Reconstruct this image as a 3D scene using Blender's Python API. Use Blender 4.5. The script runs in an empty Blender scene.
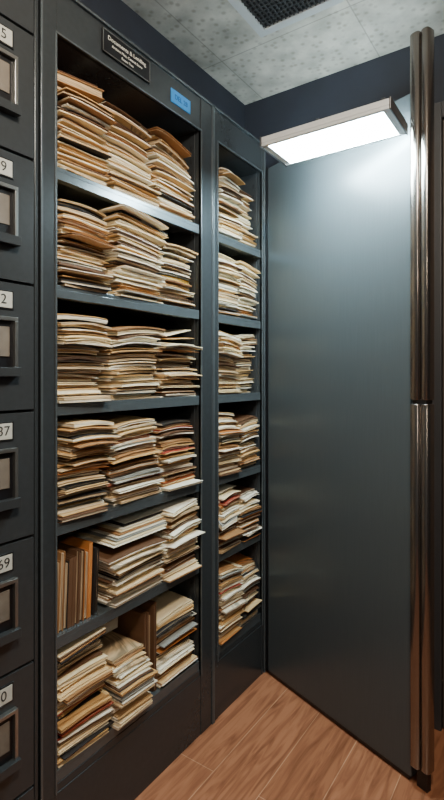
import bpy, math, random
from mathutils import Vector, Matrix
random.seed(11)

# ---------------------------------------------------------------- materials
def new_mat(name):
    m=bpy.data.materials.new(name); m.use_nodes=True
    nt=m.node_tree; b=nt.nodes['Principled BSDF']
    return m,nt,b
def simple(name,col,rough=.5,metal=0.,noise=0.0,nscale=30,bump=0.0,stretch=(1,1,1)):
    m,nt,b=new_mat(name)
    b.inputs['Roughness'].default_value=rough
    b.inputs['Metallic'].default_value=metal
    tc=nt.nodes.new('ShaderNodeTexCoord'); mp=nt.nodes.new('ShaderNodeMapping')
    mp.inputs['Scale'].default_value=stretch
    nt.links.new(tc.outputs['Object'],mp.inputs['Vector'])
    n=nt.nodes.new('ShaderNodeTexNoise'); n.inputs['Scale'].default_value=nscale; n.inputs['Detail'].default_value=4
    nt.links.new(mp.outputs['Vector'],n.inputs['Vector'])
    r=nt.nodes.new('ShaderNodeValToRGB')
    r.color_ramp.elements[0].position=.3; r.color_ramp.elements[1].position=.7
    r.color_ramp.elements[0].color=[c*(1-noise) for c in col]+[1]
    r.color_ramp.elements[1].color=[min(1,c*(1+noise)) for c in col]+[1]
    nt.links.new(n.outputs['Fac'],r.inputs['Fac'])
    nt.links.new(r.outputs['Color'],b.inputs['Base Color'])
    if bump>0:
        bp=nt.nodes.new('ShaderNodeBump'); bp.inputs['Strength'].default_value=bump; bp.inputs['Distance'].default_value=.002
        nt.links.new(n.outputs['Fac'],bp.inputs['Height']); nt.links.new(bp.outputs['Normal'],b.inputs['Normal'])
    return m
M_frame=simple('slate_metal',(.052,.060,.067),.26,.45,.06,60,.03)
M_inner=simple('cabinet_inner',(.032,.037,.042),.5,.3,.06,40)
M_shelf=simple('shelf_metal',(.135,.160,.178),.24,.6,.05,40)
M_draw=simple('drawer_metal',(.054,.060,.066),.28,.4,.06,60,.03)
M_gap=simple('dark_gap',(.004,.005,.006),.8)
M_door=simple('door_steel',(.082,.100,.112),.34,.34,.05,6,.02,(40,40,1))
M_post=simple('post_bronze_steel',(.27,.24,.22),.23,.95,.08,8,.0,(60,60,1))
M_black=simple('black_plastic',(.008,.008,.010),.35)
M_white=simple('white_enamel',(.50,.52,.54),.35,0,.02,20)
M_label=simple('label_card',(.50,.50,.46),.6,0,.05,60)
M_card=simple('taupe_card',(.16,.135,.11),.6,0,.15,25)
M_chrome=simple('brushed_nickel',(.36,.36,.35),.3,.9,.05,40)
M_blue=simple('blue_tape',(.03,.25,.65),.45,0,.05,60)
M_bluetxt=simple('blue_ink',(.01,.05,.25),.5)
M_signtxt=simple('sign_ink',(.65,.65,.6),.5)
M_ink=simple('ink',(.02,.02,.02),.6)
M_wall=simple('navy_wall',(.010,.014,.025),.7,0,.12,9,.15)
M_trim=simple('trim_dark',(.05,.05,.055),.4,.2,.05,10)
M_bdoor=simple('brown_door',(.085,.065,.055),.45,0,.15,5,.0,(10,10,1))

M_em,nt,b=new_mat('lamp_diffuser')
b.inputs['Base Color'].default_value=(.9,.95,.95,1)
b.inputs['Emission Color'].default_value=(.74,.96,1,1); b.inputs['Emission Strength'].default_value=105
M_em2,nt,b=new_mat('added_rear_glow')  # glow added on the fixture's hidden back face to light the upper door
b.inputs['Base Color'].default_value=(.9,.95,.95,1)
b.inputs['Emission Color'].default_value=(.74,.96,1,1); b.inputs['Emission Strength'].default_value=260
def ceil_mat():
    m,nt,b=new_mat('ceiling_tile'); b.inputs['Roughness'].default_value=.9
    tc=nt.nodes.new('ShaderNodeTexCoord')
    br=nt.nodes.new('ShaderNodeTexBrick'); br.offset=0; br.inputs['Scale'].default_value=1
    br.inputs['Brick Width'].default_value=.6; br.inputs['Row Height'].default_value=.6
    br.inputs['Mortar Size'].default_value=.003
    br.inputs['Color1'].default_value=(.50,.475,.43,1); br.inputs['Color2'].default_value=(.47,.445,.40,1); br.inputs['Mortar'].default_value=(.34,.32,.29,1)
    mp=nt.nodes.new('ShaderNodeMapping'); mp.inputs['Location'].default_value=(.07,.27,0)
    nt.links.new(tc.outputs['Object'],mp.inputs['Vector']); nt.links.new(mp.outputs['Vector'],br.inputs['Vector'])
    v=nt.nodes.new('ShaderNodeTexVoronoi'); v.inputs['Scale'].default_value=32; v.inputs['Randomness'].default_value=.7
    nt.links.new(tc.outputs['Object'],v.inputs['Vector'])
    r=nt.nodes.new('ShaderNodeValToRGB'); r.color_ramp.elements[0].position=.14; r.color_ramp.elements[1].position=.42
    r.color_ramp.elements[0].color=(.58,.56,.53,1); r.color_ramp.elements[1].color=(1,1,1,1)
    nt.links.new(v.outputs['Distance'],r.inputs['Fac'])
    mx=nt.nodes.new('ShaderNodeMixRGB'); mx.blend_type='MULTIPLY'; mx.inputs['Fac'].default_value=.75
    nt.links.new(br.outputs['Color'],mx.inputs['Color1']); nt.links.new(r.outputs['Color'],mx.inputs['Color2'])
    n=nt.nodes.new('ShaderNodeTexNoise'); n.inputs['Scale'].default_value=9; n.inputs['Detail'].default_value=10
    nt.links.new(tc.outputs['Object'],n.inputs['Vector'])
    mx2=nt.nodes.new('ShaderNodeMixRGB'); mx2.blend_type='OVERLAY'; mx2.inputs['Fac'].default_value=.75
    nt.links.new(mx.outputs['Color'],mx2.inputs['Color1']); nt.links.new(n.outputs['Fac'],mx2.inputs['Color2'])
    nt.links.new(mx2.outputs['Color'],b.inputs['Base Color'])
    bp=nt.nodes.new('ShaderNodeBump'); bp.inputs['Strength'].default_value=.6; bp.inputs['Distance'].default_value=.003
    nt.links.new(r.outputs['Color'],bp.inputs['Height']); nt.links.new(bp.outputs['Normal'],b.inputs['Normal'])
    return m
M_ceil=ceil_mat()
def floor_mat():
    m,nt,b=new_mat('wood_planks'); b.inputs['Roughness'].default_value=.24
    tc=nt.nodes.new('ShaderNodeTexCoord')
    mp=nt.nodes.new('ShaderNodeMapping'); mp.inputs['Rotation'].default_value=(0,0,math.radians(90)); mp.inputs['Location'].default_value=(.3,.04,0)
    nt.links.new(tc.outputs['Object'],mp.inputs['Vector'])
    br=nt.nodes.new('ShaderNodeTexBrick'); br.offset=.37; br.inputs['Scale'].default_value=1
    br.inputs['Brick Width'].default_value=1.5; br.inputs['Row Height'].default_value=.19
    br.inputs['Mortar Size'].default_value=.0014; br.inputs['Bias'].default_value=0
    br.inputs['Color1'].default_value=(.41,.180,.098,1); br.inputs['Color2'].default_value=(.33,.140,.074,1); br.inputs['Mortar'].default_value=(.58,.33,.20,1)
    nt.links.new(mp.outputs['Vector'],br.inputs['Vector'])
    mp2=nt.nodes.new('ShaderNodeMapping'); mp2.inputs['Scale'].default_value=(9,.9,1)
    nt.links.new(tc.outputs['Object'],mp2.inputs['Vector'])
    n=nt.nodes.new('ShaderNodeTexNoise'); n.inputs['Scale'].default_value=3.2; n.inputs['Detail'].default_value=9; n.inputs['Distortion'].default_value=1.4
    nt.links.new(mp2.outputs['Vector'],n.inputs['Vector'])
    r=nt.nodes.new('ShaderNodeValToRGB'); r.color_ramp.elements[0].position=.34; r.color_ramp.elements[1].position=.60
    r.color_ramp.elements[0].color=(.40,.31,.26,1); r.color_ramp.elements[1].color=(1.08,1.04,1,1)
    nt.links.new(n.outputs['Fac'],r.inputs['Fac'])
    mx=nt.nodes.new('ShaderNodeMixRGB'); mx.blend_type='MULTIPLY'; mx.inputs['Fac'].default_value=.7
    nt.links.new(br.outputs['Color'],mx.inputs['Color1']); nt.links.new(r.outputs['Color'],mx.inputs['Color2'])
    nt.links.new(mx.outputs['Color'],b.inputs['Base Color'])
    bp=nt.nodes.new('ShaderNodeBump'); bp.inputs['Strength'].default_value=.12; bp.inputs['Distance'].default_value=.002
    nt.links.new(n.outputs['Fac'],bp.inputs['Height']); nt.links.new(bp.outputs['Normal'],b.inputs['Normal'])
    return m
M_floor=floor_mat()
def paper(name,col,axis=2,lines=.6,dens=420):
    m,nt,b=new_mat(name); b.inputs['Roughness'].default_value=.75
    tc=nt.nodes.new('ShaderNodeTexCoord'); mp=nt.nodes.new('ShaderNodeMapping')
    sc=[6,6,6]; sc[axis]=dens; mp.inputs['Scale'].default_value=sc
    nt.links.new(tc.outputs['Object'],mp.inputs['Vector'])
    n=nt.nodes.new('ShaderNodeTexNoise'); n.inputs['Scale'].default_value=1; n.inputs['Detail'].default_value=2
    nt.links.new(mp.outputs['Vector'],n.inputs['Vector'])
    r=nt.nodes.new('ShaderNodeValToRGB'); r.color_ramp.elements[0].position=.40; r.color_ramp.elements[1].position=.56
    r.color_ramp.elements[0].color=[c*(1-lines) for c in col]+[1]; r.color_ramp.elements[1].color=list(col)+[1]
    nt.links.new(n.outputs['Fac'],r.inputs['Fac']) 
    nt.links.new(r.outputs['Color'],b.inputs['Base Color'])
    return m
PC={'white':(.88,.83,.70),'cream':(.86,.71,.46),'buff':(.70,.49,.25),'manila':(.58,.34,.13),'tan':(.36,.18,.07),'orange':(.52,.19,.045),
    'brown':(.11,.050,.022),'grey':(.28,.28,.26),'red':(.32,.045,.025),'yellow':(.88,.55,.02),'dark':(.02,.017,.017)}
PAP={}
for k,c in PC.items():
    PAP[k]=simple('folder_'+k,c,.7,0,.07,14)
PAP['pages']=paper('pages_white',(.88,.79,.62))
PAP['pages2']=paper('pages_aged',(.66,.48,.28))
PAP['vpages']=paper('pages_upright',(.52,.38,.24),axis=1)

# ---------------------------------------------------------------- mesh builder
class MB:
    def __init__(s): s.v=[];s.f=[];s.mi=[];s.mats=[]
    def m(s,mat):
        if mat not in s.mats: s.mats.append(mat)
        return s.mats.index(mat)
    def box(s,x0,x1,y0,y1,z0,z1,mat,M=None):
        b=len(s.v)
        for z in(z0,z1):
            for (x,y) in((x0,y0),(x1,y0),(x1,y1),(x0,y1)):
                p=Vector((x,y,z)); p=M@p if M else p; s.v.append(tuple(p))
        k=s.m(mat)
        for q in((0,3,2,1),(4,5,6,7),(0,1,5,4),(1,2,6,5),(2,3,7,6),(3,0,4,7)):
            s.f.append([b+i for i in q]); s.mi.append(k)
    def slab(s,top,bot,nx,ny,mat):
        b=len(s.v); k=s.m(mat); W=ny+1
        for i in range(nx+1):
            for j in range(ny+1): s.v.append(tuple(top(i/nx,j/ny)))
        c=len(s.v)
        for i in range(nx+1):
            for j in range(ny+1): s.v.append(tuple(bot(i/nx,j/ny)))
        for i in range(nx):
            for j in range(ny):
                a=i*W+j
                s.f.append([b+a,b+a+W,b+a+W+1,b+a+1]); s.mi.append(k)
                s.f.append([c+a,c+a+1,c+a+W+1,c+a+W]); s.mi.append(k)
        for i in range(nx):
            a=i*W; s.f.append([b+a,c+a,c+a+W,b+a+W]); s.mi.append(k)
            a=i*W+ny; s.f.append([b+a,b+a+W,c+a+W,c+a]); s.mi.append(k)
        for j in range(ny):
            a=j; s.f.append([b+a,b+a+1,c+a+1,c+a]); s.mi.append(k)
            a=nx*W+j; s.f.append([b+a,c+a,c+a+1,b+a+1]); s.mi.append(k)
    def obj(s,name,bevel=0,parent=None,seg=2):
        me=bpy.data.meshes.new(name); me.from_pydata(s.v,[],s.f)
        for m in s.mats: me.materials.append(m)
        for p,k in zip(me.polygons,s.mi): p.material_index=k
        me.validate(); me.update()
        o=bpy.data.objects.new(name,me); bpy.context.collection.objects.link(o)
        if bevel:
            md=o.modifiers.new('bevel','BEVEL'); md.width=bevel; md.segments=seg; md.limit_method='ANGLE'
        if parent: o.parent=parent
        return o
def text(name,body,size,loc,mat,parent,width=None):
    cu=bpy.data.curves.new(name,'FONT'); cu.body=body; cu.size=size; cu.align_x='CENTER'; cu.align_y='CENTER'; cu.extrude=.0004
    cu.space_line=.9
    o=bpy.data.objects.new(name,cu); bpy.context.collection.objects.link(o)
    cu.materials.append(mat); o.location=loc; o.rotation_euler=(math.radians(90),0,math.radians(90))
    o.parent=parent
    return o

# ---------------------------------------------------------------- room
H_C=2.876
b=MB(); b.box(-.6,2.6,-3.6,.2,-.05,0,M_floor); b.obj('floor')
b=MB(); b.box(-.6,2.6,-3.6,.2,H_C,H_C+.05,M_ceil); b.obj('ceiling')
b=MB()
b.box(-.60,-.50,-3.6,.1,0,H_C,M_wall)
b.box(-.50,-.176,-3.6,.1,2.585,H_C,M_wall)
b.box(-.50,-.176,.004,.1,0,2.585,M_wall)
b.obj('wall_left')
b=MB(); b.box(-.6,2.6,.1,.2,0,H_C,M_wall); b.obj('wall_back')
b=MB(); b.box(2.5,2.6,-3.6,.1,0,H_C,M_wall); b.obj('wall_right')
b=MB()
x0,x1=.80,1.62
b.box(x0,x1,.06,.099,.01,2.50,M_bdoor)
for (a0,a1,c0,c1) in((.12,.70,.25,1.05),(.12,.70,1.2,2.35)):
    b.box(x0+a0,x0+a1,.052,.06,c0,c1,M_bdoor)
b.box(x1-.10,x1-.07,.0,.06,1.0,1.02,M_chrome); b.box(x1-.20,x1-.07,-.012,.0,.995,1.025,M_chrome)
b.obj('door_1',.003)
b=MB()
b.box(x0-.065,x0-.002,.045,.099,0,2.57,M_trim); b.box(x1+.002,x1+.065,.045,.099,0,2.57,M_trim); b.box(x0-.002,x1+.002,.045,.099,2.503,2.57,M_trim)
b.obj('trim_1',.004)
b=MB(); b.box(-.17,x0-.067,.08,.099,0,.12,M_trim); b.box(x1+.067,2.49,.08,.099,0,.12,M_trim); b.obj('baseboard_back',.003)

# ceiling vent
b=MB()
def camloc(X,Y):
    a=(.825,-.565); c=(.565,.825); dx,dy=X-.21,Y-2.45
    return a[0]*dx+a[1]*dy, c[0]*dx+c[1]*dy
vx,vy=camloc(.16,2.05)
vx0,vx1=vx-.02,vx+.34; vy1=vy+.035; vy0=vy-.40
z=H_C
for (a0,a1,c0,c1) in((vx0,vx1,vy1-.035,vy1),(vx0,vx1,vy0,vy0+.035),(vx0,vx0+.035,vy0+.035,vy1-.035),(vx1-.035,vx1,vy0+.035,vy1-.035)):
    b.box(a0,a1,c0,c1,z-.012,z-.0005,M_white)
b.box(vx0+.035,vx1-.035,vy0+.035,vy1-.035,z-.003,z-.0005,M_gap)
n=16
for i in range(n):
    xx=vx0+.035+(vx1-vx0-.07)*(i+.5)/n; b.box(xx-.0025,xx+.0025,vy0+.035,vy1-.035,z-.009,z-.003,M_trim)
n=18
for i in range(n):
    yy=vy0+.035+(vy1-vy0-.07)*(i+.5)/n; b.box(vx0+.035,vx1-.035,yy-.0025,yy+.0025,z-.008,z-.003,M_trim)
b.obj('ceiling_vent')

# ---------------------------------------------------------------- shelving cabinet
SH=[2.06,1.715,1.37,1.02,.69,.30]
TOP=2.58; OPT=2.44
cab=bpy.data.objects.new('shelving_cabinet',None); bpy.context.collection.objects.link(cab)
def unit(y0,y1,l,r,name):
    b=MB(); D=-.46
    b.box(D,0,y0,y0+l,.0,TOP,M_frame)
    b.box(D,0,y1-r,y1,.0,TOP,M_frame)
    b.box(D,-.004,y0+l,y1-r,OPT,TOP,M_frame)
    b.box(D,-.002,y0+l,y1-r,0,.24,M_frame)
    b.box(D,D+.01,y0+l,y1-r,.24,OPT,M_inner)
    b.box(D+.01,-.03,y1-r-.003,y1-r,.24,OPT,M_inner)
    b.box(D+.01,-.03,y0+l,y0+l+.003,.24,OPT,M_inner)
    o=b.obj(name+'_frame',.003,cab)
    b=MB()
    for s in SH:
        b.box(D+.012,-.006,y0+l+.004,y1-r-.004,s-.012,s,M_shelf)
        b.box(-.016,-.006,y0+l+.004,y1-r-.004,s-.036,s-.012,M_shelf)
        b.box(-.03,-.016,y0+l+.004,y1-r-.004,s-.036,s-.030,M_shelf)
    b.box(-.012,-.004,y0+l+.001,y1-r-.001,.24,.264,M_frame)
    b.box(-.012,.003,y0+l-.006,y0+l,.24,OPT,M_shelf)
    b.box(-.012,.003,y1-r,y1-r+.006,.24,OPT,M_shelf)
    b.box(-.012,.003,y0+l-.006,y1-r+.006,OPT,OPT+.006,M_shelf)
    b.box(-.006,.005,y0,y0+.007,0,TOP,M_shelf); b.box(-.006,.005,y1-.007,y1,0,TOP,M_shelf)
    b.box(-.006,.005,y0,y1,TOP-.008,TOP,M_shelf)
    for k in range(40):
        zz=.34+k*.052
        b.box(-.05,-.044,y1-r-.0045,y1-r-.003,zz,zz+.02,M_gap)
    b.obj(name+'_shelves',.0015,cab)
unit(-1.273,-.440,.056,.082,'wide_bay')
unit(-.437,0,.037,.028,'narrow_bay')
b=MB()
b.box(-.001,.004,-1.046,-.828,2.483,2.557,M_black)
for (a,c,d,e) in((-1.046,-.828,2.483,2.486),(-1.046,-.828,2.554,2.557),(-1.046,-1.043,2.483,2.557),(-.831,-.828,2.483,2.557)):
    b.box(.004,.0055,a,c,d,e,M_chrome)
b.obj('name_plate',0,cab)
text('name_plate_text','Documents & Lending',.0195,(.0045,-.937,2.536),M_signtxt,cab)
text('name_plate_text_b','Archive Files, Central Store',.0125,(.0045,-.937,2.516),M_signtxt,cab)
text('name_plate_text_c','Room Two',.012,(.0045,-.937,2.499),M_signtxt,cab)
b=MB(); b.box(-.004,-.0005,-.705,-.590,2.478,2.528,M_blue); b.obj('blue_label',0,cab)
text('blue_label_text','DEL 28',.026,(0,-.6475,2.503),M_bluetxt,cab)

# ---------------------------------------------------------------- drawer cabinet
dc=bpy.data.objects.new('card_drawer_cabinet',None); bpy.context.collection.objects.link(dc)
Y1=-1.278; CW=.235; NC=3
b=MB(); b.box(-.46,-.014,Y1-CW*NC-.02,Y1,0,2.58,M_gap)
b.box(-.46,.0,Y1-.012,Y1,0,2.58,M_frame); b.box(-.46,0,Y1-CW*NC-.03,Y1-CW*NC-.018,0,2.58,M_frame)
b.obj('carcass',.002,dc)
rows=[(.03,.32),(.32,.665),(.665,1.01),(1.01,1.355),(1.355,1.70),(1.70,2.045),(2.045,2.39),(2.39,2.58)]
nm=['58','0','69','37','2','9','5','']
b=MB()
for c in range(NC):
    yc=Y1-.014-CW*(c+.5)
    for (z0,z1),t in zip(rows,nm):
        b.box(-.10,.003,yc-CW/2+.003,yc+CW/2-.003,z0+.004,z1-.004,M_draw)
        zt=z1
        if z1-z0<.25: continue
        b.box(.003,.006,yc-.052,yc+.052,zt-.075,zt-.025,M_black)
        b.box(.006,.0075,yc-.047,yc+.047,zt-.071,zt-.029,M_label)
        h0,h1=zt-.235,zt-.095
        b.box(.003,.017,yc-.058,yc+.058,h1-.010,h1,M_chrome)
        b.box(.003,.017,yc-.058,yc-.049,h0,h1-.010,M_chrome)
        b.box(.003,.017,yc+.049,yc+.058,h0,h1-.010,M_chrome)
        b.box(.003,.026,yc-.062,yc+.062,h0-.016,h0+.008,M_draw)
        b.box(.003,.006,yc-.049,yc+.049,h0+.008,h1-.010,M_black)
        b.box(.006,.009,yc-.038,yc+.038,h0+.036,h1-.026,M_card)
b.obj('drawer_fronts',.0018,dc)
for c in range(NC):
    yc=Y1-.014-CW*(c+.5)
    for i,((z0,z1),t) in enumerate(zip(rows,nm)):
        if z1-z0<.25: continue
        text('label_number',t if c==0 else str(int(t or 1)+c*11),.036,(.008,yc+.022,z1-.050),M_ink,dc)

# ---------------------------------------------------------------- steel door
ang=math.atan2(-.357,.934)
sd=bpy.data.objects.new('metal_door',None); bpy.context.collection.objects.link(sd)
sd.location=(.006,-.002,0); sd.rotation_euler=(0,0,ang)
b=MB(); b.box(.008,.808,0,.045,.02,2.46,M_door); b.obj('door_panel',.004,sd,3)
b=MB(); b.box(.003,.02,-.003,.05,.02,2.463,M_black); b.box(.02,.80,.002,.043,.008,.02,M_black); b.obj('door_gasket',0,sd)
def bar(b,cx,cy,rx,ry,z0,z1,mat,n=20):
    base=len(b.v); k=b.m(mat)
    for z in(z0,z1):
        for i in range(n):
            a=2*math.pi*i/n; ca,sa=math.cos(a),math.sin(a)
            p=.6
            b.v.append((cx+rx*math.copysign(abs(ca)**p,ca),cy+ry*math.copysign(abs(sa)**p,sa),z))
    for i in range(n):
        j=(i+1)%n; b.f.append([base+i,base+j,base+n+j,base+n+i]); b.mi.append(k)
    b.f.append([base+i for i in range(n)][::-1]); b.mi.append(k)
    b.f.append([base+n+i for i in range(n)]); b.mi.append(k)
b=MB()
for (z0,z1) in((.075,1.352),(1.366,2.655)):
    bar(b,.829,.006,.020,.024,z0,z1,M_post)
    bar(b,.864,.014,.016,.024,z0,z1,M_post)
o=b.obj('edge_pulls',.003,sd,2)
for p in o.data.polygons: p.use_smooth=len(p.vertices)==4
b=MB(); b.box(.820,.872,-.008,.03,1.350,1.368,M_black);b.box(.826,.866,.008,.03,.0,.077,M_black); b.obj('edge_pull_joint',0,sd)

# ---------------------------------------------------------------- lamp
lf=bpy.data.objects.new('fluorescent_light_fixture',None); bpy.context.collection.objects.link(lf)
lx0,lx1,ly0,ly1,lz=.285,.752,-.530,-.322,2.300
b=MB()
b.box(lx0,lx1,ly0,ly1-.008,lz+.012,lz+.034,M_white)
e=.014
b.box(lx0,lx1,ly0,ly0+e,lz,lz+.012,M_white); b.box(lx0,lx1,ly1-e,ly1-.004,lz-.002,lz+.002,M_white)
b.box(lx0,lx0+e*1.6,ly0+e,ly1-e,lz,lz+.012,M_white); b.box(lx1-e*1.6,lx1,ly0+e,ly1-e,lz,lz+.012,M_white)
b.box(lx0-.006,lx0,ly0-.003,ly1+.003,lz-.003,lz+.037,M_trim); b.box(lx1,lx1+.006,ly0-.003,ly1+.003,lz-.003,lz+.037,M_trim)
b.obj('housing',.003,lf)
b=MB(); b.box(lx0+e*1.6,lx1-e*1.6,ly0+e,ly1-e,lz+.003,lz+.010,M_em); b.obj('diffuser',0,lf)
b=MB(); b.box(lx0+.005,lx1-.005,ly1-.008,ly1,lz+.004,lz+.034,M_em2); b.obj('rear_glow_strip',0,lf)  # glowing strip added behind the housing to brighten the door above it
b=MB()
for xx in(.46,.70):
    b.box(xx-.006,xx+.006,ly1-.10,ly1-.085,lz+.034,lz+.100,M_trim)
    b.box(xx-.006,xx+.006,ly1-.085,-.382*xx-.004,lz+.090,lz+.100,M_trim)
b.obj('bracket_arms',0,lf)

# ---------------------------------------------------------------- files
def stack(b,cx,cy,z0,h,L,W,lean=(0,0),sag=.012,pal=None,seed=0,thick=(.002,.009),rot=0,fan=0.0,jit=.011,ylim=None,tilt=None):
    r=random.Random(seed)
    z=z0; ox=oy=0; sag*=.45
    if tilt is None: tilt=r.uniform(-.028,.028)
    xt=r.uniform(-.012,.012)
    seg=0
    while z<z0+h:
        fr=(z-z0)/h
        if r.random()<.18: ox=r.uniform(-jit,jit)*2.2; oy=r.uniform(-jit,jit)*1.3; seg=r.uniform(-.09,.09)
        kind=r.random()
        rz=rot+seg+r.gauss(0,.032)+fan*.8*fr
        l=L*r.uniform(.87,1.04); w=W*r.uniform(.87,1.0)
        px=cx+ox+lean[0]*fr+r.uniform(-jit,jit); py=cy+oy+lean[1]*fr+r.uniform(-jit,jit)*.7
        if r.random()<.08: px+=.02
        sg=sag*fr*r.uniform(.8,1.2)
        if kind<.42:
            col=r.choice(pal); t=r.uniform(*thick)
            layers=[(col,.0013,0,0),('pages' if r.random()<.6 else 'pages2',t,-.006,r.uniform(-.005,.005)),(col,.0013,r.uniform(-.007,.002),0)]
        elif kind<.88:
            layers=[(r.choice(pal),r.uniform(.0012,.0034),0,0) for _ in range(r.randint(1,3))]
        else:
            layers=[('pages' if r.random()<.5 else 'pages2',r.uniform(*thick)*1.2,0,0)]
        c,s=math.cos(rz),math.sin(rz)
        ph=r.uniform(0,6); wav=r.uniform(0,.0025) if r.random()<.5 else .0005
        curl=r.uniform(.002,.010) if r.random()<.11 else 0
        cs=r.choice((0,1))
        for (mat,t,inset,dy) in layers:
            ll=l+inset*2; ww=w+inset*1.4
            j1=r.uniform(-.003,.003)
            def P(i,k,zz):
                u=(i-.5)*ll+j1; v=(k-.5)*ww+dy
                d=-sg*((2*k-1)**2)-sg*.9*max(0,(i-.55)/.45)**2+wav*math.sin(ph+k*7+i*3)*min(1,fr*3)
                d+=fr*tilt*(k-.5)+fr*xt*(i-.5)
                d+=-curl*max(0,(i-.6)/.4)*(k if cs else 1-k)*min(1,fr*3)
                X=px+u*c-v*s; Yy=py+u*s+v*c
                if ylim: Yy=min(max(Yy,ylim[0]),ylim[1])
                X=max(X,-.44)
                return Vector((X,Yy,max(zz+d,z0+.0002+(zz-z0)*.55)))
            zb=z
            b.slab(lambda i,k:P(i,k,zb+t),lambda i,k:P(i,k,zb),3,5,PAP[mat])
            z+=t
        z+=r.uniform(.0008,.0027) if r.random()<.75 else r.uniform(.003,.007)
    return z
def upright(b,y0,y1,x0,x1,z0,hh,seed,lean=0.0,pal=('brown','tan','brown','dark','orange','brown','red')):
    r=random.Random(seed); y=y0
    while y<y1-.004:
        t=min(r.uniform(.006,.016),y1-y); h=hh*r.uniform(.85,1.0); col=r.choice(pal); xf=x1-r.uniform(0,.015)
        M=Matrix.Translation((0,y,z0))@Matrix.Rotation(lean,4,'X')
        b.box(x0,xf,0,.0014,0,h,PAP[col],M); b.box(x0,xf,t-.0016,t-.0002,0,h,PAP[col],M)
        if r.random()<.6: b.box(xf-.0014,xf,.0014,t-.0016,0,h,PAP[col],M)
        b.box(x0+.005,xf-.004,.0014,t-.0016,.003,h-.006,PAP['vpages'],M)
        y+=t+r.uniform(0,.0012)
def sheet(b,corners,th,mat,curl=0):
    p=[Vector(c) for c in corners]
    n=((p[1]-p[0]).cross(p[3]-p[0])).normalized()
    if n.z<0: n=-n
    def Q(i,j,o):
        q=p[0].lerp(p[1],i).lerp(p[3].lerp(p[2],i),j); return q+n*(o+curl*(4*i*(1-i)))
    b.slab(lambda i,j:Q(i,j,th),lambda i,j:Q(i,j,0),6,2,PAP[mat])

LB=(-1.211,-.530); RB=(-.394,-.034)
lightp=['cream']*7+['white']*8+['buff']*4+['manila']*4+['grey']+['tan']*3+['brown']*4+['dark']
warmp=['cream']*4+['white']*3+['buff']*4+['manila']*5+['tan']*4+['brown']*5+['orange']*2+['dark']*2
darkp=['cream']*4+['white']*6+['buff']*3+['tan']*4+['brown']*5+['manila']*3+['orange','dark','dark','grey','red','orange']
def row(idx,specs,extra=None):
    b=MB(); z0=SH[idx]+.0006
    for k,(cx,cy,h,L,W,kw) in enumerate(specs):
        lim=LB if cy<-.46 else RB
        stack(b,cx,cy,z0,h,L,W,seed=idx*31+k*7+5,ylim=lim,**kw)
    if extra: extra(b,z0)
    return b
def ex0(b,z0):
    M=Matrix.Translation((-.155,-1.105,z0+.268))@Matrix.Rotation(math.radians(-9),4,'Z')@Matrix.Rotation(math.radians(3),4,'X')
    b.box(-.14,.14,-.095,.095,0,.002,PAP['tan'],M); b.box(-.135,.135,-.09,.09,.002,.026,PAP['pages2'],M); b.box(-.14,.14,-.095,.095,.026,.0285,PAP['tan'],M)
    b.box(-.13,.12,-.09,.085,.030,.032,PAP['manila'],M);b.box(-.125,.115,-.085,.08,.032,.044,PAP['pages'],M);b.box(-.13,.12,-.09,.085,.044,.046,PAP['brown'],M)
specs=[
 [(-.155,-1.105,.250,.29,.20,dict(pal=warmp,sag=.010,lean=(0,.01),tilt=.005)),(-.145,-.875,.305,.27,.240,dict(pal=lightp,sag=.020,lean=(-.02,-.01),tilt=-.02)),(-.16,-.645,.29,.27,.22,dict(pal=lightp,sag=.020,lean=(-.01,-.015),tilt=-.03))],
 [(-.155,-1.105,.27,.29,.20,dict(pal=warmp,sag=.014,tilt=0)),(-.135,-.870,.275,.28,.24,dict(pal=lightp,sag=.010,lean=(.0,-.01))),(-.16,-.640,.24,.27,.22,dict(pal=lightp+['yellow','yellow'],sag=.014))],
 [(-.150,-1.105,.275,.28,.20,dict(pal=lightp,sag=.016,tilt=0)),(-.140,-.870,.260,.28,.245,dict(pal=lightp,sag=.020,fan=.12)),(-.15,-.640,.205,.28,.22,dict(pal=lightp,sag=.012,fan=-.12,tilt=0))],
 [(-.150,-1.105,.290,.28,.20,dict(pal=warmp,sag=.020,lean=(.0,.01))),(-.145,-.870,.285,.28,.24,dict(pal=darkp,sag=.014,fan=-.1)),(-.15,-.640,.26,.28,.22,dict(pal=darkp,sag=.018,fan=.1))],
 [(-.155,-.880,.175,.30,.255,dict(pal=lightp,sag=.012,fan=-.15,lean=(.015,-.02),tilt=.01)),(-.15,-.640,.265,.28,.22,dict(pal=lightp,sag=.014,fan=.12))],
 [(-.155,-1.105,.290,.29,.20,dict(pal=darkp,sag=.012,lean=(-.01,.0),tilt=.0)),(-.14,-.915,.205,.30,.175,dict(pal=lightp,sag=.008,fan=.1)),(-.15,-.645,.25,.28,.22,dict(pal=darkp,sag=.012,fan=-.1))],
]
def ex2(b,z0):
    sheet(b,[(-.01,-.745,z0+.222),(-.25,-.745,z0+.228),(-.25,-.56,z0+.268),(-.02,-.56,z0+.262)],.0015,'cream',.004)
    sheet(b,[(.004,-.735,z0+.214),(-.25,-.745,z0+.218),(-.25,-.57,z0+.240),(-.005,-.56,z0+.228)],.0015,'manila',.004)
def ex4(b,z0):
    upright(b,-1.208,-1.035,-.25,-.02,z0,.235,77,-.04)
    cl=['white','cream','grey','white','tan','cream','white','dark','white']
    for k in range(9):
        a=.012*k
        sheet(b,[(.005-.006*k,-1.0+a,z0+.200+.006*k),(-.27,-1.01+a,z0+.205+.006*k),(-.27,-.74+a,z0+.215+.0062*k),(.012-.006*k,-.75+a,z0+.205+.0062*k)],.002,cl[k],.003)
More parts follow.
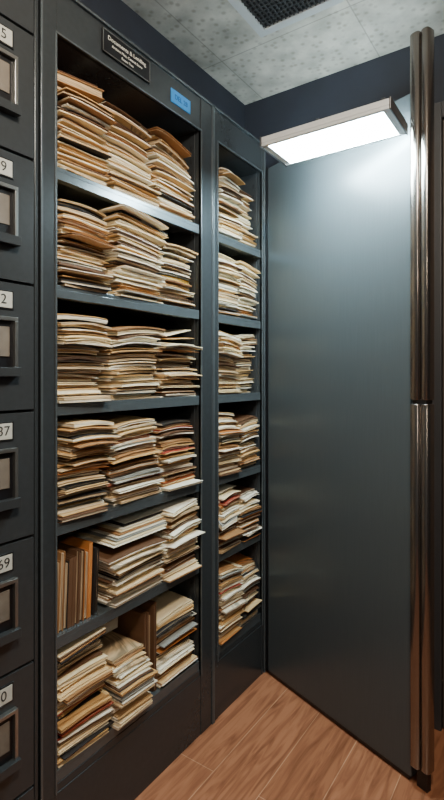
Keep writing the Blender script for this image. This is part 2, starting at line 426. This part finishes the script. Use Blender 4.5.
def ex5(b,z0):
    M=Matrix.Translation((-.16,-.92,z0+.215))@Matrix.Rotation(math.radians(4),4,'Y')
    b.box(-.006,.0,-.095,.095,0,.145,PAP['white'],M); b.box(-.012,-.008,-.095,.085,0,.147,PAP['cream'],M)
    upright(b,-.815,-.765,-.27,-.020,z0,.33,41,0.0,('brown','tan','brown'))
    for k in range(4):
        sheet(b,[(-.0-.004*k,-1.2,z0+.306+.005*k),(-.26,-1.2,z0+.308+.005*k),(-.26,-1.02,z0+.321+.005*k),(-.01,-1.02,z0+.319+.005*k)],.003,['dark','tan','brown','cream','manila'][k],.002)
EX=[ex0,None,ex2,None,ex4,ex5]
for i in range(6):
    row(i,specs[i],EX[i]).obj('file_folders')
hts=[(.30,.275),(.275,.25),(.265,.28),(.27,.235),(.26,.22),(.31,.28)]
pals=[lightp,lightp,lightp,warmp+['white']*5,darkp,darkp]
for i in range(6):
    h1,h2=hts[i]
    sp=[(-.14,-.300,h1,.27,.185,dict(pal=pals[i],sag=.014,fan=.08*(-1)**i,lean=(-.005,0))),(-.16,-.125,h2,.27,.170,dict(pal=pals[i],sag=.012))]
    def exr(b,z0,i=i):
        if i==4:
            for k in range(4):
                sheet(b,[(.01,-.385,z0+.10+.006*k),(-.2,-.385,z0+.25+.003*k),(-.2,-.25,z0+.255+.003*k),(.0,-.25,z0+.11+.006*k)],.002,['white','cream','white','grey'][k],.004)
    row(i,sp,exr).obj('file_folders')

# ---------------------------------------------------------------- lights
def area(name,loc,target,size,power,col,sy=None):
    l=bpy.data.lights.new(name,'AREA'); l.energy=power; l.color=col; l.size=size
    if sy: l.shape='RECTANGLE'; l.size_y=sy
    o=bpy.data.objects.new(name,l); bpy.context.collection.objects.link(o); o.location=loc
    d=Vector(target)-Vector(loc); o.rotation_euler=d.to_track_quat('-Z','Y').to_euler()
    return o
area('added_key_light',(1.25,-1.7,2.84),(.0,-.85,1.35),.4,70,(1,.88,.71),.4)  # unseen key light added overhead to light the shelves, no real fixture
l=bpy.data.lights.new('added_fill_light','POINT'); l.energy=27; l.color=(1,.87,.70); l.shadow_soft_size=.12  # unseen point fill added to brighten the ceiling and room, no real pendant
o=bpy.data.objects.new('added_fill_light',l); bpy.context.collection.objects.link(o); o.location=(1.9,-2.7,2.05)
w=bpy.data.worlds.new('world'); bpy.context.scene.world=w; w.use_nodes=True
w.node_tree.nodes['Background'].inputs['Color'].default_value=(.72,.75,.8,1); w.node_tree.nodes['Background'].inputs['Strength'].default_value=.09

# ---------------------------------------------------------------- camera
cd=bpy.data.cameras.new('camera'); co=bpy.data.objects.new('camera',cd); bpy.context.collection.objects.link(co)
cd.sensor_fit='VERTICAL'; cd.sensor_height=36; cd.lens=22.5; cd.shift_y=-.03; cd.clip_start=.02
co.location=(1.211,-2.14,1.45); co.rotation_euler=(math.radians(90),0,math.radians(34.4))
bpy.context.scene.camera=co
